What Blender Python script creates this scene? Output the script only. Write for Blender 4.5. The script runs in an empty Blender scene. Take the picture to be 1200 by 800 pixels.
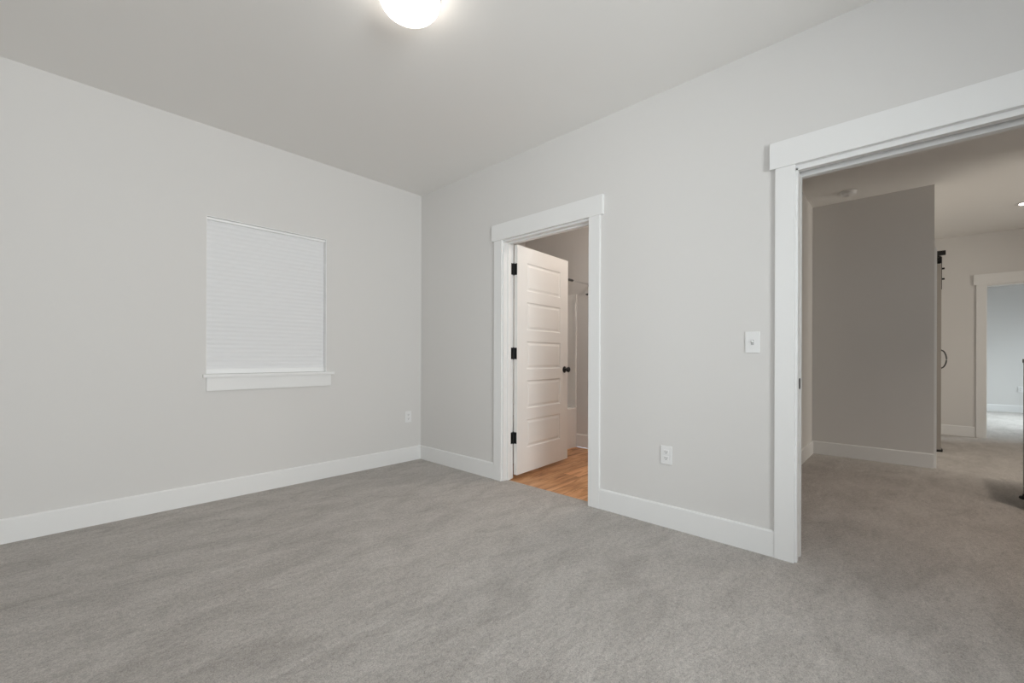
import bpy, bmesh, math
from mathutils import Vector, Matrix

S = bpy.context.scene
COL = S.collection

# ------------------------------------------------------------------ camera, sky, large lights, exposure
CAM_H, YAW, ROLL = 1.0607, math.radians(42.919), 0.00315
F = Vector((math.cos(YAW), math.sin(YAW), 0)); R = Vector((math.sin(YAW), -math.cos(YAW), 0)); U = Vector((0, 0, 1))
cx = math.cos(ROLL) * R + math.sin(ROLL) * U
cyv = -math.sin(ROLL) * R + math.cos(ROLL) * U
cam_d = bpy.data.cameras.new('camera'); cam = bpy.data.objects.new('camera', cam_d); COL.objects.link(cam)
cam.matrix_world = Matrix(((cx.x, cyv.x, -F.x, 0), (cx.y, cyv.y, -F.y, 0), (cx.z, cyv.z, -F.z, CAM_H), (0, 0, 0, 1)))
cam_d.sensor_width = 36; cam_d.sensor_fit = 'HORIZONTAL'; cam_d.lens = 15.04; cam_d.shift_y = 0.01537
cam_d.clip_start = 0.02
S.camera = cam

wd = bpy.data.worlds.new('sky'); S.world = wd; wd.use_nodes = True
wd.node_tree.nodes['Background'].inputs['Color'].default_value = (0.72, 0.84, 1.0, 1)
wd.node_tree.nodes['Background'].inputs['Strength'].default_value = 1.0

S.view_settings.view_transform = 'Standard'; S.view_settings.look = 'None'
S.view_settings.gamma = 1; S.view_settings.use_curve_mapping = False
S.view_settings.exposure = 0.0
S.cycles.max_bounces = 12; S.cycles.diffuse_bounces = 8; S.cycles.use_denoising = True
S.cycles.sample_clamp_indirect = 6

def area(name, loc, target, sx, sy, power, color, spread=180):
    d = bpy.data.lights.new(name, 'AREA'); d.shape = 'RECTANGLE'; d.size = sx; d.size_y = sy
    d.energy = power; d.color = color; d.spread = math.radians(spread)
    o = bpy.data.objects.new(name, d); COL.objects.link(o); o.location = loc
    o.rotation_euler = (Vector(target) - Vector(loc)).to_track_quat('-Z', 'Y').to_euler()
    return o

XL, YB = -1.05, -2.20            # the walls behind the camera
XR, YL = 2.631, 3.748            # the wall with the doors, the wall with the window
H = 2.743
# daylight entering through the unseen windows of the bedroom and the far room
area('unseen_window_light', (0.22, YB - 0.25, 1.4), (0.3, 3, 2.1), 1.8, 1.45, 187, (0.975, 0.968, 0.99))
area('unseen_window_light', (XL - 0.25, 0.1, 1.4), (3, 0.2, 2.1), 2.2, 1.45, 18, (0.90, 0.945, 1.0))
area('unseen_window_light', (11.0, -4.3, 2.0), (11.2, -1.3, 0.0), 2.4, 1.6, 118, (0.86, 0.94, 1.0), 85)
area('unseen_window_light', (5.7, -4.3, 1.5), (6.5, 0, 1.3), 1.2, 1.3, 98, (1.0, 0.88, 0.78))  # warm fill added for the hall, not daylight; its window is added too

# ------------------------------------------------------------------ materials
def mat(name, color, rough=0.6, metal=0.0, spec=0.5):
    m = bpy.data.materials.new(name); m.use_nodes = True
    b = m.node_tree.nodes['Principled BSDF']
    b.inputs['Base Color'].default_value = (*color, 1); b.inputs['Roughness'].default_value = rough
    b.inputs['Metallic'].default_value = metal; b.inputs['Specular IOR Level'].default_value = spec
    return m
def nd(m, t, **kw):
    n = m.node_tree.nodes.new(t)
    for k, v in kw.items(): setattr(n, k, v)
    return n
def lk(m, a, b): m.node_tree.links.new(a, b)
def noise(m, vec, scale, detail=4, rough=0.55, dist=0.0):
    n = nd(m, 'ShaderNodeTexNoise'); lk(m, vec, n.inputs['Vector'])
    n.inputs['Scale'].default_value = scale; n.inputs['Detail'].default_value = detail
    n.inputs['Roughness'].default_value = rough; n.inputs['Distortion'].default_value = dist
    return n.outputs['Fac']
def bump(m, h, strength, dist, normal=None):
    b = nd(m, 'ShaderNodeBump'); b.inputs['Strength'].default_value = strength; b.inputs['Distance'].default_value = dist
    lk(m, h, b.inputs['Height'])
    if normal: lk(m, normal, b.inputs['Normal'])
    return b.outputs['Normal']
def ramp(m, fac, stops):
    r = nd(m, 'ShaderNodeValToRGB'); lk(m, fac, r.inputs['Fac'])
    e = r.color_ramp.elements
    e[0].position, e[0].color = stops[0][0], (*stops[0][1], 1); e[1].position, e[1].color = stops[-1][0], (*stops[-1][1], 1)
    for p, c in stops[1:-1]:
        k = e.new(p); k.color = (*c, 1)
    return r.outputs['Color']
def pbsdf(m): return m.node_tree.nodes['Principled BSDF']
def ocoord(m): return nd(m, 'ShaderNodeTexCoord').outputs['Object']

def paint(name, color, grain=260, strength=0.06, rough=0.75):
    m = mat(name, color, rough, spec=0.25); oc = ocoord(m)
    lk(m, bump(m, noise(m, oc, grain, 3), strength, 0.002), pbsdf(m).inputs['Normal'])
    return m
M_wall = paint('grey_wall_paint', (0.70, 0.688, 0.674))
M_ceil = paint('grey_ceiling_paint', (0.84, 0.828, 0.81), 120, 0.12)
M_trim = mat('white_trim_paint', (0.81, 0.81, 0.805), 0.38, spec=0.4)
M_door = mat('white_door_paint', (0.80, 0.79, 0.77), 0.42, spec=0.4)
M_black = mat('black_metal', (0.008, 0.008, 0.008), 0.42, spec=0.4)
M_plastic = mat('white_plastic', (0.80, 0.80, 0.80), 0.35)
M_slot = mat('dark_slot', (0.10, 0.10, 0.10), 0.6)
M_grey = mat('grey_plastic', (0.45, 0.45, 0.45), 0.5)
M_chrome = mat('chrome', (0.75, 0.75, 0.75), 0.18, 1.0)
M_dsteel = mat('dark_steel', (0.10, 0.10, 0.10), 0.35, 0.9)
M_acrylic = mat('white_acrylic', (0.88, 0.88, 0.87), 0.22)
M_vinyl = mat('white_vinyl', (0.87, 0.87, 0.87), 0.4)
M_cabinet = mat('grey_cabinet_paint', (0.16, 0.16, 0.155), 0.5)
M_barn = mat('shade_toned_barn_door', (0.33, 0.305, 0.28), 0.55)  # shade on the slab's visible edge, put into its whole colour
M_rubber = mat('black_rubber', (0.012, 0.011, 0.010), 0.7)

def fabric_mat():
    m = mat('white_shade_fabric', (0.86, 0.86, 0.865), 0.9, spec=0.1)
    tr = nd(m, 'ShaderNodeBsdfTranslucent'); tr.inputs['Color'].default_value = (0.8, 0.82, 0.85, 1)
    mx = nd(m, 'ShaderNodeMixShader'); mx.inputs[0].default_value = 0.12
    out = m.node_tree.nodes['Material Output']
    lk(m, pbsdf(m).outputs[0], mx.inputs[1]); lk(m, tr.outputs[0], mx.inputs[2]); lk(m, mx.outputs[0], out.inputs['Surface'])
    oc = ocoord(m)
    lk(m, bump(m, noise(m, oc, 700, 2), 0.05, 0.001), pbsdf(m).inputs['Normal'])
    return m
M_fabric = fabric_mat()

def glass_mat():
    m = bpy.data.materials.new('window_glass'); m.use_nodes = True
    nt = m.node_tree; nt.nodes.remove(nt.nodes['Principled BSDF'])
    t = nd(m, 'ShaderNodeBsdfTransparent'); t.inputs['Color'].default_value = (0.95, 0.97, 0.96, 1)
    g = nd(m, 'ShaderNodeBsdfGlossy'); g.inputs['Roughness'].default_value = 0.03
    fr = nd(m, 'ShaderNodeFresnel'); fr.inputs['IOR'].default_value = 1.45
    mx = nd(m, 'ShaderNodeMixShader'); lk(m, fr.outputs[0], mx.inputs[0]); lk(m, t.outputs[0], mx.inputs[1]); lk(m, g.outputs[0], mx.inputs[2])
    lk(m, mx.outputs[0], nt.nodes['Material Output'].inputs['Surface'])
    return m
M_glass = glass_mat()

def glow(name, color, strength):
    m = mat(name, (0.9, 0.9, 0.88), 0.3)
    pbsdf(m).inputs['Emission Color'].default_value = (*color, 1); pbsdf(m).inputs['Emission Strength'].default_value = strength
    return m
M_dome = glow('lit_opal_glass', (1.0, 0.93, 0.84), 9.0)
M_lens = glow('lit_downlight_lens', (1.0, 0.93, 0.85), 30.0)

def carpet_mat():
    m = mat('grey_beige_carpet', (0.3, 0.28, 0.26), 0.97, spec=0.05); oc = ocoord(m)
    mp = nd(m, 'ShaderNodeMapping'); lk(m, oc, mp.inputs['Vector']); mp.inputs['Rotation'].default_value = (0, 0, 0.5); mp.inputs['Scale'].default_value = (1.0, 2.2, 1)
    big = noise(m, mp.outputs[0], 2.6, 5, 0.62, 0.8)          # brushed pile patches
    mid = noise(m, mp.outputs[0], 13, 4, 0.6, 0.6)            # footprints and vacuum strokes
    fine = noise(m, oc, 200, 5, 0.8)                          # tufts
    knot = noise(m, oc, 60, 4, 0.7, 0.3)                      # bunched pile
    c1 = ramp(m, big, [(0.30, (0.380, 0.352, 0.326)), (0.5, (0.450, 0.420, 0.393)), (0.70, (0.508, 0.477, 0.449))])
    c2 = ramp(m, mid, [(0.30, (0.90, 0.90, 0.90)), (0.5, (0.99, 0.99, 0.99)), (0.72, (1.05, 1.05, 1.05))])
    c3 = ramp(m, fine, [(0.36, (0.62, 0.62, 0.62)), (0.5, (1.0, 1.0, 1.0)), (0.64, (1.28, 1.28, 1.28))])
    def mul(a, b):
        x = nd(m, 'ShaderNodeMix', data_type='RGBA', blend_type='MULTIPLY'); x.inputs[0].default_value = 1
        lk(m, a, x.inputs[6]); lk(m, b, x.inputs[7]); return x.outputs[2]
    c4 = ramp(m, knot, [(0.34, (0.84, 0.84, 0.84)), (0.5, (1.02, 1.02, 1.02)), (0.66, (1.16, 1.16, 1.16))])
    lk(m, mul(mul(mul(c1, c2), c3), c4), pbsdf(m).inputs['Base Color'])
    n1 = bump(m, fine, 0.6, 0.006); n2 = bump(m, mid, 0.35, 0.02, bump(m, knot, 0.4, 0.006, n1))
    lk(m, n2, pbsdf(m).inputs['Normal'])
    pbsdf(m).inputs['Sheen Weight'].default_value = 0.15; pbsdf(m).inputs['Sheen Roughness'].default_value = 0.6
    return m
M_carpet = carpet_mat()

def wood_mat():
    m = mat('oak_plank_floor', (0.4, 0.2, 0.1), 0.42, spec=0.35); oc = ocoord(m)
    br = nd(m, 'ShaderNodeTexBrick'); lk(m, oc, br.inputs['Vector'])
    br.offset = 0.37; br.inputs['Scale'].default_value = 1.0; br.inputs['Brick Width'].default_value = 1.22; br.inputs['Row Height'].default_value = 0.18
    br.inputs['Mortar Size'].default_value = 0.0012; br.inputs['Bias'].default_value = 0.0
    br.inputs['Color1'].default_value = (0.0, 0.0, 0.0, 1); br.inputs['Color2'].default_value = (1, 1, 1, 1); br.inputs['Mortar'].default_value = (0.2, 0.2, 0.2, 1)
    mp = nd(m, 'ShaderNodeMapping'); lk(m, oc, mp.inputs['Vector']); mp.inputs['Scale'].default_value = (1.0, 8, 1)
    add = nd(m, 'ShaderNodeVectorMath', operation='MULTIPLY_ADD'); lk(m, br.outputs['Color'], add.inputs[0]); add.inputs[1].default_value = (7, 3, 0); lk(m, mp.outputs[0], add.inputs[2])
    g = noise(m, add.outputs[0], 2.2, 6, 0.6, 1.2)
    col = ramp(m, g, [(0.32, (0.34, 0.145, 0.06)), (0.48, (0.64, 0.32, 0.145)), (0.66, (0.82, 0.48, 0.26))])
    tone = ramp(m, br.outputs['Color'], [(0.0, (0.80, 0.80, 0.80)), (1.0, (1.08, 1.08, 1.08))])
    x = nd(m, 'ShaderNodeMix', data_type='RGBA', blend_type='MULTIPLY'); x.inputs[0].default_value = 1
    lk(m, col, x.inputs[6]); lk(m, tone, x.inputs[7])
    y = nd(m, 'ShaderNodeMix', data_type='RGBA'); lk(m, br.outputs['Fac'], y.inputs[0]); lk(m, x.outputs[2], y.inputs[6]); y.inputs[7].default_value = (0.12, 0.06, 0.03, 1)
    lk(m, y.outputs[2], pbsdf(m).inputs['Base Color'])
    lk(m, bump(m, g, 0.08, 0.002), pbsdf(m).inputs['Normal'])
    return m
M_wood = wood_mat()

# ------------------------------------------------------------------ mesh helpers
def box(bm, lo, hi, bev=0.0):
    lo, hi = [min(a, b) for a, b in zip(lo, hi)], [max(a, b) for a, b in zip(lo, hi)]
    t = bmesh.new(); bmesh.ops.create_cube(t, size=1)
    for v in t.verts: v.co = Vector([lo[i] + (v.co[i] + 0.5) * (hi[i] - lo[i]) for i in range(3)])
    if bev: bmesh.ops.bevel(t, geom=list(t.edges), offset=bev, segments=2, profile=0.7, affect='EDGES')
    merge(bm, t)
def merge(bm, t):
    me = bpy.data.meshes.new('tmp'); t.to_mesh(me); t.free(); bm.from_mesh(me); bpy.data.meshes.remove(me)
def cyl(bm, a, b, r, seg=24, r2=None, bev=0.0):
    a, b = Vector(a), Vector(b); d = b - a; t = bmesh.new()
    bmesh.ops.create_cone(t, cap_ends=True, segments=seg, radius1=r, radius2=r if r2 is None else r2, depth=d.length)
    if bev:
        bmesh.ops.bevel(t, geom=[e for e in t.edges if abs(e.verts[0].co.z - e.verts[1].co.z) < 1e-6], offset=bev, segments=2, affect='EDGES')
    bmesh.ops.transform(t, matrix=Matrix.Translation((a + b) / 2) @ d.to_track_quat('Z', 'Y').to_matrix().to_4x4(), verts=t.verts)
    merge(bm, t)
def lathe(bm, origin, axis, prof, seg=40):
    """prof: list of (radius, distance along axis)."""
    t = bmesh.new(); rings = []
    for r, z in prof:
        if r < 1e-6: rings.append([t.verts.new((0, 0, z))])
        else: rings.append([t.verts.new((r * math.cos(2 * math.pi * k / seg), r * math.sin(2 * math.pi * k / seg), z)) for k in range(seg)])
    for A, B in zip(rings, rings[1:]):
        for k in range(seg):
            k2 = (k + 1) % seg
            if len(A) == 1: t.faces.new((A[0], B[k], B[k2]))
            elif len(B) == 1: t.faces.new((A[k], B[0], A[k2]))
            else: t.faces.new((A[k], B[k], B[k2], A[k2]))
    bmesh.ops.recalc_face_normals(t, faces=t.faces)
    for f in t.faces: f.smooth = True
    bmesh.ops.transform(t, matrix=Matrix.Translation(origin) @ Vector(axis).to_track_quat('Z', 'Y').to_matrix().to_4x4(), verts=t.verts)
    merge(bm, t)
def tube(bm, pts, r, seg=12):
    pts = [Vector(p) for p in pts]; t = bmesh.new(); rings = []
    for i, p in enumerate(pts):
        d = (pts[min(i + 1, len(pts) - 1)] - pts[max(i - 1, 0)]).normalized(); q = d.to_track_quat('Z', 'Y').to_matrix()
        rings.append([t.verts.new(p + q @ Vector((r * math.cos(2 * math.pi * k / seg), r * math.sin(2 * math.pi * k / seg), 0))) for k in range(seg)])
    for A, B in zip(rings, rings[1:]):
        for k in range(seg): t.faces.new((A[k], B[k], B[(k + 1) % seg], A[(k + 1) % seg])).smooth = True
    t.faces.new(rings[0][::-1]); t.faces.new(rings[-1]); bmesh.ops.recalc_face_normals(t, faces=t.faces)
    merge(bm, t)
def wloc(p):
    v = Vector((0, 0, 0))
    while p is not None: v += p.location; p = p.parent
    return v
def obj(name, bm, m, parent=None, base=None, local=False, **props):
    """One mesh object; geometry is given in world coordinates unless local."""
    me = bpy.data.meshes.new(name)
    if parent is not None and not local: bmesh.ops.translate(bm, vec=-wloc(parent), verts=bm.verts)
    if base is not None: bmesh.ops.translate(bm, vec=-Vector(base), verts=bm.verts)
    bm.normal_update(); bm.to_mesh(me); bm.free(); me.materials.append(m)
    o = bpy.data.objects.new(name, me); COL.objects.link(o); o.parent = parent
    if base is not None: o.location = base
    for k, v in props.items(): o[k] = v
    return o
def empty(name, loc, rz=0, **props):
    o = bpy.data.objects.new(name, None); COL.objects.link(o); o.location = loc; o.rotation_euler = (0, 0, rz); o.empty_display_size = 0.1
    for k, v in props.items(): o[k] = v
    return o
def struct(name, bm, m, **p): return obj(name, bm, m, kind='structure', **p)
def sbox(name, lo, hi, m, parent=None, bev=0.0, **p):
    b = bmesh.new(); box(b, lo, hi, bev); return obj(name, b, m, parent, **p)
def copy_tree(o, parent=None):
    c = o.copy(); COL.objects.link(c); c.parent = parent
    for ch in list(o.children): copy_tree(ch, c)
    return c

def wall_cells(axis, plane0, plane1, u0, u1, holes, z0=0.0, z1=H):
    """Slab between two planes with rectangular holes (ua, ub, za, zb), as one mesh: faces with no inner seams."""
    us = sorted({u0, u1, *[h[0] for h in holes], *[h[1] for h in holes]}); zs = sorted({z0, z1, *[h[2] for h in holes], *[h[3] for h in holes]})
    bm = bmesh.new(); V = {}
    def v(p, u, z):
        k = (p, round(u, 5), round(z, 5))
        if k not in V: V[k] = bm.verts.new((p, u, z) if axis == 'x' else (u, p, z))
        return V[k]
    solid = lambda i, j: 0 <= i < len(us) - 1 and 0 <= j < len(zs) - 1 and not any(h[0] - 1e-6 <= us[i] and us[i + 1] <= h[1] + 1e-6 and h[2] - 1e-6 <= zs[j] and zs[j + 1] <= h[3] + 1e-6 for h in holes)
    for i in range(len(us) - 1):
        for j in range(len(zs) - 1):
            if not solid(i, j): continue
            a, b, c, d = us[i], us[i + 1], zs[j], zs[j + 1]
            for p in (plane0, plane1): bm.faces.new((v(p, a, c), v(p, b, c), v(p, b, d), v(p, a, d)))
            for (ni, nj, e) in ((i - 1, j, ((a, c), (a, d))), (i + 1, j, ((b, c), (b, d))), (i, j - 1, ((a, c), (b, c))), (i, j + 1, ((a, d), (b, d)))):
                if not solid(ni, nj):
                    (ua, za), (ub, zb) = e; bm.faces.new((v(plane0, ua, za), v(plane0, ub, zb), v(plane1, ub, zb), v(plane1, ua, za)))
    bmesh.ops.recalc_face_normals(bm, faces=bm.faces)
    return bm

# ------------------------------------------------------------------ structure: shell
XW = XR + 0.12                       # far side of the door wall
HALL_X, HALL_Y = 5.80, 0.80          # hall wall facing the opening; wall on the hall's left
COR_Y = -0.172                       # outer corner of the hall wall
FAR_X, FAR2_X = 8.50, 13.0
YS = -4.0                            # far side of the living space
BATH_X, BATH_Y0 = 4.28, 0.92

# bedroom and hall carpet, bathroom planks
b = bmesh.new(); box(b, (XL, YB, -0.12), (XR + 0.06, YL, 0)); struct('floor', b, M_carpet)
b = bmesh.new(); box(b, (XR + 0.06, YS, -0.12), (FAR2_X, HALL_Y + 0.2, 0)); struct('floor_hall', b, M_carpet)
b = bmesh.new(); box(b, (XR + 0.06, HALL_Y + 0.2, -0.12), (BATH_X, YL, -0.008)); struct('floor_bathroom', b, M_wood)
b = bmesh.new(); box(b, (XL - 0.2, YS - 0.2, H), (FAR2_X + 0.2, YL + 0.2, H + 0.12)); struct('ceiling', b, M_ceil)

W1 = (0.764, 1.640, 0.905, 2.088)    # blind window opening in the window wall
struct('wall_left', wall_cells('y', YL, YL + 0.16, XL - 0.12, BATH_X + 0.12, [W1]), M_wall)
D1 = (1.675, 2.565, 0, 2.06)         # rough openings of the bathroom door and the pocket door
D2 = (-0.509, 0.445, 0, 2.06)
PK = (0.445, 1.36)                   # pocket inside the wall
bm = wall_cells('x', XR, XW, YS, YL, [D1, (D2[0], PK[1], 0, 2.06)])
for x0, x1 in ((XR, XR + 0.032), (XW - 0.032, XW)): box(bm, (x0, PK[0], 0), (x1, PK[1], 2.06))
struct('wall_right', bm, M_wall)
W2 = (-0.68, 1.12, 0.80, 2.25); W3 = (-1.0, 1.2, 0.80, 2.25)
struct('wall_back', wall_cells('y', YB - 0.12, YB, XL - 0.12, XR, [W2]), M_wall)
struct('wall_side', wall_cells('x', XL - 0.12, XL, YB, YL, [W3]), M_wall)
# bathroom
struct('wall_bathroom', wall_cells('x', BATH_X, BATH_X + 0.12, HALL_Y + 0.12, YL, []), M_wall)
# hall and living space
struct('wall_hall_left', wall_cells('y', HALL_Y, HALL_Y + 0.12, XW, HALL_X + 0.12, []), M_wall)
struct('wall_hall', wall_cells('x', HALL_X, HALL_X + 0.12, COR_Y, HALL_Y, []), M_wall)
struct('wall_hall_side', wall_cells('y', COR_Y, COR_Y + 0.12, HALL_X + 0.12, FAR_X, []), M_wall)
struct('wall_hall_blocker', wall_cells('y', -1.65, -1.53, XW, 5.5, []), M_wall)  # unseen wall, added to keep the fill light off the hall's left wall
D3 = (-1.60, -0.735, 0, 2.05)
struct('wall_far', wall_cells('x', FAR_X, FAR_X + 0.12, YS, HALL_Y + 0.2, [D3]), M_wall)
struct('wall_far_room', wall_cells('x', FAR2_X, FAR2_X + 0.12, YS, HALL_Y + 0.2, []), M_wall)
struct('wall_far_room_left', wall_cells('y', HALL_Y + 0.08, HALL_Y + 0.2, FAR_X + 0.12, FAR2_X, []), M_wall)
W4 = (9.8, 12.2, 0.4, 2.3); W5 = (5.05, 6.35, 0.8, 2.2)
struct('wall_living', wall_cells('y', YS - 0.12, YS, XW, FAR2_X, [W4, W5]), M_wall)

# baseboards: flat boards with an eased top edge
def base(bm, axis, plane, side, u0, u1, h=0.140, t=0.014):
    p0, p1 = sorted((plane, plane + side * t))
    q = plane + side * t
    prof = [(plane, 0.0), (q, 0.0), (q, h - 0.008), (plane + side * (t - 0.005), h), (plane, h)]
    tb = bmesh.new(); rings = []
    for u in (u0, u1): rings.append([tb.verts.new((p, u, z) if axis == 'x' else (u, p, z)) for p, z in prof])
    n = len(prof)
    for k in range(n): tb.faces.new((rings[0][k], rings[0][(k + 1) % n], rings[1][(k + 1) % n], rings[1][k]))
    tb.faces.new(rings[0]); tb.faces.new(rings[1][::-1]); bmesh.ops.recalc_face_normals(tb, faces=tb.faces); merge(bm, tb)
b = bmesh.new(); base(b, 'y', YL, -1, XL, XR); struct('baseboard_left', b, M_trim)
b = bmesh.new(); base(b, 'x', XR, -1, 2.651, YL - 0.014); base(b, 'x', XR, -1, 0.526, 1.594); base(b, 'x', XR, -1, YB, -0.60); struct('baseboard_right', b, M_trim)
b = bmesh.new(); base(b, 'y', YB, 1, XL, XR - 0.014); struct('baseboard_back', b, M_trim)
b = bmesh.new(); base(b, 'x', XL, 1, YB + 0.014, YL - 0.014); struct('baseboard_side', b, M_trim)
b = bmesh.new(); base(b, 'x', HALL_X, -1, COR_Y, HALL_Y - 0.014); base(b, 'y', HALL_Y, -1, XW + 0.014, HALL_X)
base(b, 'x', XW, 1, 0.526, HALL_Y - 0.014); struct('baseboard_hall', b, M_trim)
b = bmesh.new(); base(b, 'y', COR_Y, -1, HALL_X + 0.093, FAR_X - 0.014); base(b, 'x', FAR_X, -1, -0.645, COR_Y); base(b, 'x', FAR_X, -1, YS, -1.69); struct('baseboard_far', b, M_trim)
b = bmesh.new(); base(b, 'x', FAR2_X, -1, YS, HALL_Y + 0.08); struct('baseboard_far_room', b, M_trim)
b = bmesh.new(); base(b, 'x', BATH_X, -1, HALL_Y + 0.12, 2.915, 0.15); struct('baseboard_bathroom', b, M_trim)

# door casings: side boards, a taller head board that overhangs, jambs and stops
def casing(name, xw, side, ya, yb, ztop=2.045, legs=True):
    """ya < yb are the casing's inner edges on the wall plane xw; side = -1 faces -x."""
    e = empty(name, (xw, (ya + yb) / 2, 0), kind='structure')
    t = 0.018 * side
    for y0, y1 in ((ya - 0.0895, ya), (yb, yb + 0.0895)):
        sbox('side_casing', (xw, y0, 0), (xw + t, y1, ztop + 0.018), M_trim, e, 0.0015)
    sbox('head_casing', (xw, ya - 0.115, ztop + 0.018), (xw + 0.024 * side, yb + 0.115, ztop + 0.157), M_trim, e, 0.0015)
    return e
def bm_boxes(*bs):
    b = bmesh.new()
    for lo, hi in bs: box(b, lo, hi, 0.0008)
    return b
t1 = casing('trim_1', XR, -1, 1.685, 2.558)
JB = 0.019
for y0, y1 in ((1.675, 1.694), (2.546, 2.565)): sbox('jamb', (XR, y0, 0), (XW, y1, 2.047), M_trim, t1, 0.0008)
sbox('head_jamb', (XR, 1.675, 2.047), (XW, 2.565, 2.06), M_trim, t1, 0.0008)
obj('door_stop', bm_boxes(((XR + 0.046, 1.694, 0), (XR + 0.082, 1.705, 2.047)), ((XR + 0.046, 2.535, 0), (XR + 0.082, 2.546, 2.047)), ((XR + 0.046, 1.705, 2.036), (XR + 0.082, 2.535, 2.047))), M_trim, t1)
t1b = casing('trim_2', XW, 1, 1.685, 2.558)

t2 = casing('trim_3', XR, -1, -0.499, 0.436)
for y0, y1 in ((0.426, 0.445), (-0.509, -0.490)):
    obj('split_jamb', bm_boxes(((XR, y0, 0), (XR + 0.032, y1, 2.047)), ((XW - 0.032, y0, 0), (XW, y1, 2.047))) if y0 > 0 else bm_boxes(((XR, y0, 0), (XW, y1, 2.047))), M_trim, t2)
obj('split_head_jamb', bm_boxes(((XR, -0.509, 2.035), (XR + 0.036, 0.445, 2.06)), ((XW - 0.036, -0.509, 2.025), (XW, 0.445, 2.06))), M_trim, t2)
sbox('door_track', (XR + 0.045, -0.489, 2.048), (XR + 0.075, 0.44, 2.06), M_chrome, t2)
t2b = casing('trim_4', XW, 1, -0.499, 0.436)

t3 = casing('trim_5', FAR_X, -1, -1.59, -0.745, 2.035)
for y0, y1 in ((-0.754, -0.735), (-1.60, -1.581)): sbox('jamb', (FAR_X, y0, 0), (FAR_X + 0.12, y1, 2.031), M_trim, t3, 0.0008)
sbox('head_jamb', (FAR_X, -1.60, 2.031), (FAR_X + 0.12, -0.735, 2.05), M_trim, t3, 0.0008)

# windows
def window(name, axis, plane, hole, out, sill=False):
    """White vinyl slider window set in a wall opening; out = outward direction along the wall's normal."""
    u0, u1, z0, z1 = hole
    P = (lambda p, u, z: (p, u, z)) if axis == 'x' else (lambda p, u, z: (u, p, z))
    mid = P(plane + out * 0.09, (u0 + u1) / 2, z0)
    e = empty(name, mid, kind='structure')
    a, c = plane + out * 0.105, plane + out * 0.145
    w = 0.05; b = bmesh.new()
    box(b, P(a, u0, z0), P(c, u0 + w, z1), 0.002); box(b, P(a, u1 - w, z0), P(c, u1, z1), 0.002)
    box(b, P(a, u0 + w, z0), P(c, u1 - w, z0 + w), 0.002); box(b, P(a, u0 + w, z1 - w), P(c, u1 - w, z1), 0.002)
    um = (u0 + u1) / 2; box(b, P(a + out * 0.005, um - 0.022, z0 + w), P(c - out * 0.005, um + 0.022, z1 - w), 0.002)
    fr = obj('window_frame', b, M_vinyl, e)
    g0, g1 = plane + out * 0.123, plane + out * 0.127
    for q0, q1 in ((u0 + w, um - 0.022), (um + 0.022, u1 - w)):
        b = bmesh.new(); box(b, P(g0, q0, z0 + w), P(g1, q1, z1 - w)); obj('pane', b, M_glass, e)
    return e
w1 = window('window_1', 'y', YL, W1, 1)
b = bmesh.new()
box(b, (W1[0], YL + 0.001, W1[2]), (W1[0] + 0.004, YL + 0.105, W1[3])); box(b, (W1[1] - 0.004, YL + 0.001, W1[2]), (W1[1], YL + 0.105, W1[3])); box(b, (W1[0] + 0.004, YL + 0.001, W1[3] - 0.004), (W1[1] - 0.004, YL + 0.105, W1[3]))
obj('window_liner', b, M_vinyl, w1)
ZS = 0.930                                                     # top of the stool
b = bmesh.new(); box(b, (W1[0] + 0.0045, YL, ZS - 0.0245), (W1[1] - 0.0045, YL + 0.104, ZS)); box(b, (0.741, YL - 0.032, ZS - 0.0245), (1.700, YL, ZS), 0.004)
obj('window_sill', b, M_trim, w1)
b = bmesh.new(); box(b, (0.764, YL - 0.018, 0.808), (1.674, YL, ZS - 0.0245), 0.0015); obj('window_apron', b, M_trim, w1)
window('window_2', 'y', YB, W2, -1); window('window_3', 'x', XL, W3, -1)
window('window_4', 'y', YS, W4, -1); window('added_window_5', 'y', YS, W5, -1)  # the last one is added, an opening for the warm hall fill

# ------------------------------------------------------------------ doors
def panel_slab(wd_, ht, th, panels, margin):
    """Slab from x 0..wd_, y 0..th, z 0..ht with moulded panels in both faces (local coordinates)."""
    bm = bmesh.new()
    xs = (0, margin, wd_ - margin, wd_)
    zs = [0] + [z for p in panels for z in p] + [ht]
    for face, sgn in ((0.0, 1), (th, -1)):
        def q(x0, z0, x1, z1): bm.faces.new([bm.verts.new((x, face, z)) for x, z in ((x0, z0), (x1, z0), (x1, z1), (x0, z1))])
        q(0, 0, margin, ht); q(wd_ - margin, 0, wd_, ht)
        rails = [(zs[i], zs[i + 1]) for i in range(0, len(zs), 2)]
        for a, c in rails: q(margin, a, wd_ - margin, c)
        for a, c in panels:
            rr = []
            for ins, dep in ((0, 0), (0.004, 0.004), (0.010, 0.006), (0.018, 0.006), (0.034, 0.002)):
                rr.append([bm.verts.new((x, face + sgn * dep, z)) for x, z in ((margin + ins, a + ins), (wd_ - margin - ins, a + ins), (wd_ - margin - ins, c - ins), (margin + ins, c - ins))])
            for A, B in zip(rr, rr[1:]):
                for k in range(4): bm.faces.new((A[k], A[(k + 1) % 4], B[(k + 1) % 4], B[k]))
            bm.faces.new(rr[-1])
    for x in (0, wd_): bm.faces.new([bm.verts.new(p) for p in ((x, 0, 0), (x, th, 0), (x, th, ht), (x, 0, ht))])
    for z in (0, ht): bm.faces.new([bm.verts.new(p) for p in ((0, 0, z), (wd_, 0, z), (wd_, th, z), (0, th, z))])
    bmesh.ops.remove_doubles(bm, verts=bm.verts, dist=1e-5)
    bmesh.ops.recalc_face_normals(bm, faces=bm.faces)
    return bm
DW, DH, DT = 0.825, 2.008, 0.035
pn = []
z = DH - 0.139
for k in range(5): pn.append((z - 0.25, z)); z -= 0.35
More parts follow.
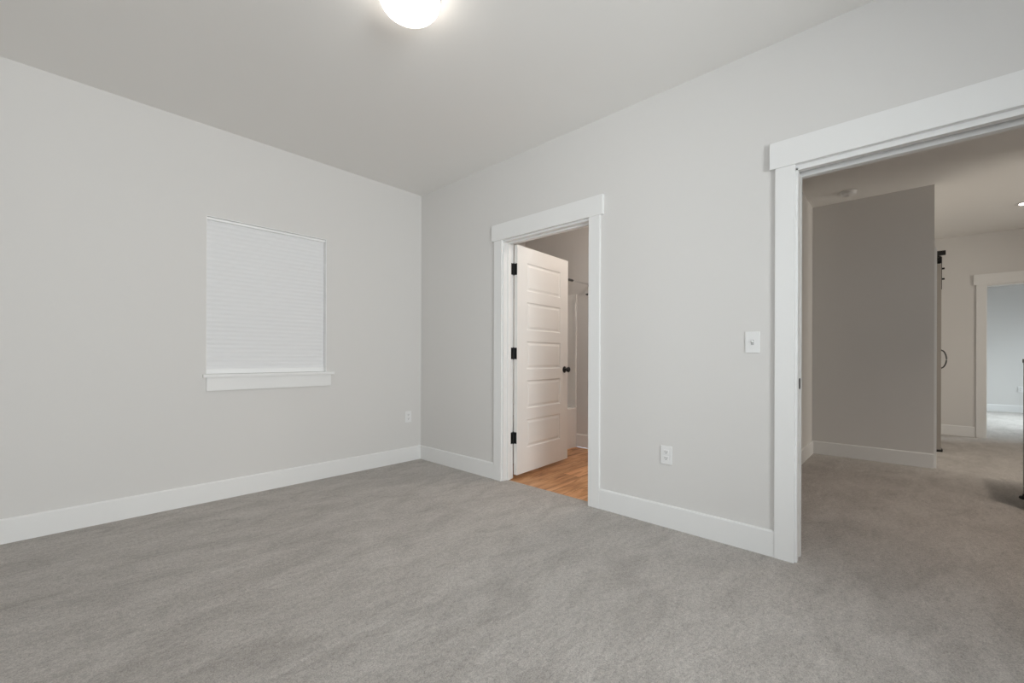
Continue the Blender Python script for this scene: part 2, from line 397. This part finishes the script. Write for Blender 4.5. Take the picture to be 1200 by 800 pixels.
pn = pn[::-1]
d1 = empty('door_1', (2.759, 2.5035, 0.034), math.radians(3.6), kind='structure')
obj('door_slab', panel_slab(DW, DH, DT, pn, 0.138), M_door, d1, local=True)
for zz in (1.830, 1.094, 0.356):
    zl = zz - 0.034; b = bmesh.new()
    cyl(b, (-0.004, DT + 0.003, zl - 0.05), (-0.004, DT + 0.003, zl + 0.05), 0.0075, 16, bev=0.002)
    cyl(b, (-0.004, DT + 0.003, zl - 0.056), (-0.004, DT + 0.003, zl + 0.056), 0.004, 12)
    box(b, (-0.003, 0.004, zl - 0.05), (0.0005, DT + 0.003, zl + 0.05), 0.001)          # leaf on the door's edge
    box(b, (-0.052, DT + 0.001, zl - 0.05), (-0.004, DT + 0.0045, zl + 0.05), 0.001)    # leaf on the jamb
    obj('hinge', b, M_black, d1, local=True)
for y0, s in ((0, -1), (DT, 1)):
    b = bmesh.new(); lathe(b, (DW - 0.065, y0, 0.905), (0, s, 0), [(0, 0), (0.031, 0), (0.033, 0.003), (0.030, 0.009), (0.014, 0.012), (0.011, 0.020), (0.012, 0.030), (0.022, 0.036), (0.027, 0.046), (0.0255, 0.056), (0.018, 0.062), (0, 0.0635)], 32)
    obj('door_knob', b, M_black, d1, local=True)
b = bmesh.new(); box(b, (DW - 0.0003, 0.006, 0.875), (DW + 0.0012, 0.029, 0.935)); box(b, (DW, 0.011, 0.895), (DW + 0.009, 0.024, 0.915), 0.002); obj('latch', b, M_black, d1, local=True)

# pocket door pushed back into the wall, only its edge and black edge pull showing
d2 = empty('door_2', (XR + 0.06, 0.436, 0.012), kind='structure')
b = bmesh.new(); box(b, (XR + 0.0425, 0.4275, 0.012), (XR + 0.0775, 1.335, 2.036), 0.002); obj('door_slab', b, M_door, d2)
b = bmesh.new()
def pull_plate(bm, x0, x1, y, z0, z1):
    pts = []
    cxm, r = (x0 + x1) / 2, (x1 - x0) / 2
    for k in range(13): a = math.pi * k / 12; pts.append((cxm + r * math.cos(a), z1 - r + r * math.sin(a)))
    for k in range(13): a = math.pi + math.pi * k / 12; pts.append((cxm + r * math.cos(a), z0 + r + r * math.sin(a)))
    A = [bm.verts.new((x, y, zz)) for x, zz in pts]; B = [bm.verts.new((x, y - 0.003, zz)) for x, zz in pts]
    n = len(pts)
    for k in range(n): bm.faces.new((A[k], A[(k + 1) % n], B[(k + 1) % n], B[k]))
    bm.faces.new(A[::-1]); bm.faces.new(B); bmesh.ops.recalc_face_normals(bm, faces=bm.faces)
pull_plate(b, XR + 0.047, XR + 0.073, 0.4275, 0.897, 0.955)
obj('edge_pull', b, M_black, d2)

# barn door on the living-space face of the hall wall, seen edge-on beyond the hall corner
BX = 6.9
d3 = empty('door_3', (BX + 0.45, -0.24, 0.012), kind='structure')
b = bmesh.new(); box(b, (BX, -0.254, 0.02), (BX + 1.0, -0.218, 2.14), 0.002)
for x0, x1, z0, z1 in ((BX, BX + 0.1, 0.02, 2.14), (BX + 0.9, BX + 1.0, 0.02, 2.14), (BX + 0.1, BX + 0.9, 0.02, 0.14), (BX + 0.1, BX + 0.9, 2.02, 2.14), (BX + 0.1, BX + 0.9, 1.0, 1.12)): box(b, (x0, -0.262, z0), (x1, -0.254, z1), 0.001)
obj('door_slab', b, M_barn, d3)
sbox('side_casing', (HALL_X + 0.004, COR_Y - 0.018, 0), (HALL_X + 0.093, COR_Y, 2.13), M_trim, d3, 0.0015)
hr = sbox('header_board', (BX - 0.25, -0.192, 2.16), (BX + 1.5, COR_Y, 2.32), M_trim, d3, 0.0015)
b = bmesh.new(); box(b, (BX - 0.12, -0.240, 2.215), (BX + 1.45, -0.232, 2.255))
for xx in (BX - 0.05, BX + 0.55, BX + 1.15): cyl(b, (xx, -0.232, 2.235), (xx, -0.192, 2.235), 0.011, 12)
obj('rail', b, M_black, d3)
b = bmesh.new(); box(b, (BX - 0.11, -0.292, 2.222), (BX - 0.07, -0.222, 2.272), 0.006); box(b, (BX - 0.11, -0.24, 2.205), (BX - 0.07, -0.2, 2.225), 0.003); obj('rail_stop', b, M_black, d3)
for xx in (BX + 0.10, BX + 0.90):
    b = bmesh.new(); box(b, (xx - 0.02, -0.270, 1.86), (xx + 0.02, -0.263, 2.235), 0.001); box(b, (xx - 0.02, -0.218, 2.02), (xx + 0.02, -0.214, 2.14), 0.001)
    hg = obj('hanger', b, M_dsteel, d3)
    b = bmesh.new(); cyl(b, (xx, -0.262, 2.205), (xx, -0.224, 2.205), 0.046, 28, bev=0.004); obj('wheel', b, M_black, hg)
    for zb in (2.10, 1.98):
        b = bmesh.new(); cyl(b, (xx, -0.292, zb), (xx, -0.20, zb), 0.011, 6); obj('bolt', b, M_black, hg)
b = bmesh.new(); pts = [(BX + 0.055, -0.262, 0.95)] + [(BX + 0.055, -0.262 - 0.045 * math.sin(math.pi * k / 16) ** 0.5, 0.95 + 0.21 * k / 16) for k in range(1, 16)] + [(BX + 0.055, -0.262, 1.16)]
tube(b, pts, 0.007); obj('pull_handle', b, M_dsteel, d3)
b = bmesh.new(); box(b, (BX - 0.02, -0.275, 0.0), (BX + 0.08, -0.205, 0.008), 0.001); box(b, (BX - 0.02, -0.275, 0.008), (BX + 0.08, -0.267, 0.03), 0.001); obj('floor_guide', b, M_black, d3)

# ------------------------------------------------------------------ things
# pleated shade in the window
sh = empty('cellular_shade', (1.2, YL + 0.047, ZS), label='white pleated cellular shade drawn down inside the window recess', category='window shade')
u0, u1 = W1[0] + 0.009, W1[1] - 0.007
sbox('headrail', (u0 - 0.004, YL + 0.022, 2.066), (u1 + 0.003, YL + 0.070, W1[3] - 0.005), M_vinyl, sh, 0.002)
b = bmesh.new(); zt, zb, n = 2.066, 0.968, 34
front = []; back = []
for k in range(2 * n + 1):
    zz = zt + (zb - zt) * k / (2 * n); d = 0.0026 if k % 2 else 0.0
    front.append((YL + 0.042 + d, zz)); back.append((YL + 0.058 - d, zz))
for prof in (front, back):
    A = [b.verts.new((u0, y, zz)) for y, zz in prof]; B = [b.verts.new((u1, y, zz)) for y, zz in prof]
    for k in range(len(prof) - 1): b.faces.new((A[k], B[k], B[k + 1], A[k + 1]))
obj('shade_fabric', b, M_fabric, sh)
sbox('bottom_rail', (u0, YL + 0.032, ZS + 0.001), (u1, YL + 0.064, 0.968), M_vinyl, sh, 0.003)

# dome ceiling light
LX, LY = 1.119, 1.689
cl = empty('ceiling_light', (LX, LY, H), label='round white dome light glowing on the bedroom ceiling', category='ceiling light')
b = bmesh.new(); lathe(b, (LX, LY, H), (0, 0, -1), [(0, 0), (0.132, 0), (0.136, 0.004), (0.136, 0.026), (0.132, 0.030), (0, 0.030)], 48); obj('base', b, M_plastic, cl)
b = bmesh.new(); lathe(b, (LX, LY, H - 0.028), (0, 0, -1), [(0.122, 0.0), (0.134, 0.006), (0.136, 0.018), (0.131, 0.034), (0.117, 0.052), (0.094, 0.068), (0.064, 0.079), (0.031, 0.085), (0, 0.087)], 56); obj('lamp_shade', b, M_dome, cl)

# switch and outlets
def switch(y, z):
    e = empty('light_switch', (XR, y, z), label='white toggle light switch beside the large hall opening', category='light switch')
    b = bmesh.new(); box(b, (XR - 0.006, y - 0.036, z - 0.0585), (XR, y + 0.036, z + 0.0585), 0.0025)
    pl = obj('plate', b, M_plastic, e)
    b = bmesh.new(); box(b, (XR - 0.0066, y - 0.007, z - 0.014), (XR - 0.0055, y + 0.007, z + 0.014)); obj('slot', b, M_grey, e)
    b = bmesh.new(); t = bmesh.new(); bmesh.ops.create_cube(t, size=1)
    for v in t.verts: v.co = Vector((v.co.x * 0.016, v.co.y * 0.009, v.co.z * 0.011))
    bmesh.ops.bevel(t, geom=list(t.edges), offset=0.002, segments=2, affect='EDGES')
    bmesh.ops.transform(t, matrix=Matrix.Translation((XR - 0.010, y, z + 0.004)) @ Matrix.Rotation(0.45, 4, 'Y'), verts=t.verts); merge(b, t)
    obj('toggle', b, M_plastic, e)
    for s in (-1, 1):
        b = bmesh.new(); cyl(b, (XR - 0.0072, y, z + s * 0.030), (XR - 0.005, y, z + s * 0.030), 0.0032, 12)
        obj('screw', b, M_plastic, e)
switch(0.635, 1.147)
def outlet(loc, nrm, label):
    """Duplex outlet; nrm = direction the plate faces, a unit axis vector."""
    e = empty('wall_outlet', loc, label=label, category='outlet', group='duplex outlets low on the walls')
    n = Vector(nrm); t = Vector((-n.y, n.x, 0))
    def B(bm, u0, u1, z0, z1, d0, d1, bev=0):
        p = t * u0 + n * d0; q = t * u1 + n * d1; box(bm, (p.x, p.y, z0), (q.x, q.y, z1), bev)
    b = bmesh.new(); B(b, -0.036, 0.036, -0.0575, 0.0575, 0, 0.006, 0.0025); obj('plate', b, M_plastic, e, local=True)
    for s in (-1, 1):
        b = bmesh.new(); c = s * 0.0195; B(b, -0.0165, 0.0165, c - 0.0135, c + 0.0135, 0.004, 0.0085, 0.0018)
        f = obj('receptacle', b, M_plastic, e, local=True)
        b = bmesh.new(); B(b, -0.008, -0.0055, c - 0.002, c + 0.008, 0.006, 0.0088); B(b, 0.0055, 0.008, c - 0.002, c + 0.007, 0.006, 0.0088)
        B(b, -0.0025, 0.0025, c - 0.0095, c - 0.0045, 0.006, 0.0088); obj('slots', b, M_slot, f, local=True)
    return e
outlet((XR, 1.118, 0.450), (-1, 0, 0), 'white duplex outlet low on the wall between the two doorways')
outlet((2.476, YL, 0.452), (0, -1, 0), 'white duplex outlet on the window wall near the room corner')
outlet((FAR2_X, -1.60, 0.46), (-1, 0, 0), 'tiny white outlet in the bright room beyond the hall doorway')

# smoke detector
sx, sy = 5.47, 0.455
sd = empty('smoke_detector', (sx, sy, H), label='round white smoke detector on the dark hall ceiling', category='smoke detector')
b = bmesh.new(); lathe(b, (sx, sy, H), (0, 0, -1), [(0, 0), (0.068, 0), (0.068, 0.012), (0.060, 0.016)], 36); obj('base', b, M_plastic, sd)
b = bmesh.new(); lathe(b, (sx, sy, H), (0, 0, -1), [(0.064, 0.012), (0.064, 0.026), (0.058, 0.036), (0.045, 0.042), (0.020, 0.044), (0.018, 0.046), (0, 0.046)], 36); obj('cover', b, M_plastic, sd)

# hall downlights, each with its own beam
def downlight(hx, hy, label, watts):
    dl = empty('recessed_downlight', (hx, hy, H), label=label, category='downlight')
    b = bmesh.new(); lathe(b, (hx, hy, H), (0, 0, -1), [(0.060, 0.0), (0.085, 0.0), (0.085, 0.004), (0.066, 0.012), (0.060, 0.010)], 36); obj('trim_ring', b, M_plastic, dl)
    b = bmesh.new(); lathe(b, (hx, hy, H), (0, 0, -1), [(0, 0), (0.061, 0.0), (0.061, 0.009), (0.04, 0.012), (0, 0.013)], 36); obj('lens', b, M_lens, dl)
    d = bpy.data.lights.new('downlight_beam', 'SPOT'); d.energy = watts; d.color = (1.0, 0.86, 0.74); d.spot_size = math.radians(105); d.spot_blend = 1.0; d.shadow_soft_size = 0.05
    o = bpy.data.objects.new('downlight_beam', d); COL.objects.link(o); o.location = (hx, hy, H - 0.03)
downlight(7.15, -0.925, 'small lit recessed downlight in the hall ceiling before the far doorway', 20)
downlight(4.15, -0.9, 'unseen recessed downlight added to brighten the hall just inside the opening', 82)  # unseen fixture, added to lift the hall floor and wall

# bathroom: tub, surround, curtain rod, hook and its ceiling light
TX0, TX1, TY0, TY1, TZ = XW + 0.002, BATH_X - 0.002, 2.918, YL - 0.002, 0.462
tb = empty('bathtub', ((TX0 + TX1) / 2, (TY0 + TY1) / 2, -0.008), label='white alcove bathtub behind the open panelled door', category='bathtub')
b = bmesh.new(); rings = []
def rr(x0, x1, y0, y1, z, r, n=6):
    out = []
    for (cx_, cy_, a0) in ((x1 - r, y1 - r, 0), (x0 + r, y1 - r, 90), (x0 + r, y0 + r, 180), (x1 - r, y0 + r, 270)):
        for k in range(n + 1):
            a = math.radians(a0 + 90 * k / n); out.append(b.verts.new((cx_ + r * math.cos(a), cy_ + r * math.sin(a), z)))
    return out
for args in ((TX0, TX1, TY0, TY1, -0.008, 0.004), (TX0, TX1, TY0, TY1, TZ - 0.012, 0.004), (TX0 + 0.004, TX1 - 0.004, TY0 + 0.004, TY1 - 0.004, TZ, 0.006),
             (TX0 + 0.07, TX1 - 0.07, TY0 + 0.075, TY1 - 0.06, TZ, 0.10), (TX0 + 0.085, TX1 - 0.085, TY0 + 0.09, TY1 - 0.075, TZ - 0.015, 0.10),
             (TX0 + 0.16, TX1 - 0.13, TY0 + 0.14, TY1 - 0.12, 0.10, 0.14), (TX0 + 0.2, TX1 - 0.17, TY0 + 0.18, TY1 - 0.16, 0.075, 0.14)): rings.append(rr(*args))
for A, B in zip(rings, rings[1:]):
    for k in range(len(A)): b.faces.new((A[k], A[(k + 1) % len(A)], B[(k + 1) % len(A)], B[k]))
b.faces.new(rings[-1]); bmesh.ops.recalc_face_normals(b, faces=b.faces)
obj('tub_body', b, M_acrylic, tb)
b = bmesh.new(); cyl(b, (TX1 - 0.32, 3.33, 0.074), (TX1 - 0.32, 3.33, 0.079), 0.03, 20, bev=0.001); obj('drain', b, M_chrome, tb)
sp = empty('tub_surround', (BATH_X - 0.002, (TY0 + TY1) / 2, TZ), label='white tub surround panel on the bathroom wall behind the door', category='tub surround')
b = bmesh.new(); box(b, (BATH_X - 0.016, TY0, TZ), (BATH_X - 0.002, TY1, 1.815), 0.004); box(b, (BATH_X - 0.024, TY0, TZ), (BATH_X - 0.014, TY0 + 0.03, 1.815), 0.004); obj('end_panel', b, M_acrylic, sp)
b = bmesh.new(); box(b, (TX0, TY1 - 0.014, TZ), (BATH_X - 0.016, TY1, 1.815), 0.004); obj('back_panel', b, M_acrylic, sp)
RY, RZ = 2.74, 1.912
rd = empty('shower_rod', (BATH_X, RY, RZ), label='slim metal rod across the bathroom above the tub edge', category='shower rod')
b = bmesh.new(); cyl(b, (XW + 0.012, RY, RZ), (3.93, RY, RZ), 0.0135, 20); obj('outer_tube', b, M_dsteel, rd)
b = bmesh.new(); cyl(b, (3.925, RY, RZ), (BATH_X - 0.012, RY, RZ), 0.010, 20); obj('inner_tube', b, M_chrome, rd)
for x0, s in ((XW, 1), (BATH_X, -1)):
    b = bmesh.new(); lathe(b, (x0, RY, RZ), (s, 0, 0), [(0, 0), (0.028, 0), (0.028, 0.004), (0.017, 0.014), (0.015, 0.024), (0, 0.024)], 24); obj('end_flange', b, M_chrome, rd)
hk = bmesh.new(); lathe(hk, (BATH_X, 2.776, 1.80), (-1, 0, 0), [(0, 0), (0.012, 0), (0.012, 0.003), (0.005, 0.005), (0.004, 0.015), (0.008, 0.019), (0.008, 0.024), (0, 0.026)], 20)
obj('robe_hook', hk, M_dsteel, base=(BATH_X, 2.776, 1.80), label='small dark hook on the bathroom wall beside the casing', category='hook')
bx, by = 3.55, 1.75
bl = empty('bathroom_light', (bx, by, H), label='round opal light on the bathroom ceiling', category='ceiling light')
b = bmesh.new(); lathe(b, (bx, by, H), (0, 0, -1), [(0, 0), (0.13, 0), (0.13, 0.02), (0, 0.02)], 36); obj('base', b, M_plastic, bl)
b = bmesh.new(); lathe(b, (bx, by, H - 0.02), (0, 0, -1), [(0.125, 0), (0.135, 0.01), (0.125, 0.035), (0.09, 0.058), (0.04, 0.069), (0, 0.071)], 40); obj('lamp_shade', b, glow('lit_bathroom_glass', (1.0, 0.90, 0.81), 56.0), bl)

# grey cabinet whose edge and foot just enter the picture at the right
kx, ky = 4.56, -0.636
cb = empty('side_cabinet', (kx + 0.25, ky - 0.4, 0), label='grey cabinet on small black feet at the right edge of the hall', category='cabinet')
b = bmesh.new(); box(b, (kx, ky - 0.8, 0.035), (kx + 0.5, ky, 1.03), 0.003); box(b, (kx - 0.012, ky - 0.81, 1.03), (kx + 0.51, ky + 0.004, 1.06), 0.003); obj('body', b, M_cabinet, cb)
for y0 in (ky - 0.79, ky - 0.40):
    b = bmesh.new(); box(b, (kx - 0.016, y0, 0.06), (kx, y0 + 0.385, 1.0), 0.002); dd = obj('door', b, M_cabinet, cb)
    b = bmesh.new(); cyl(b, (kx - 0.04, y0 + 0.2, 0.7), (kx - 0.016, y0 + 0.2, 0.7), 0.012, 16, bev=0.002); obj('knob', b, M_black, dd)
for fx, fy in ((kx + 0.03, ky - 0.01), (kx + 0.46, ky - 0.01), (kx + 0.03, ky - 0.79), (kx + 0.46, ky - 0.79)):
    b = bmesh.new(); lathe(b, (fx, fy, 0), (0, 0, 1), [(0, 0), (0.034, 0), (0.037, 0.006), (0.034, 0.016), (0.018, 0.022), (0.016, 0.037), (0, 0.037)], 24); obj('foot', b, M_rubber, cb)
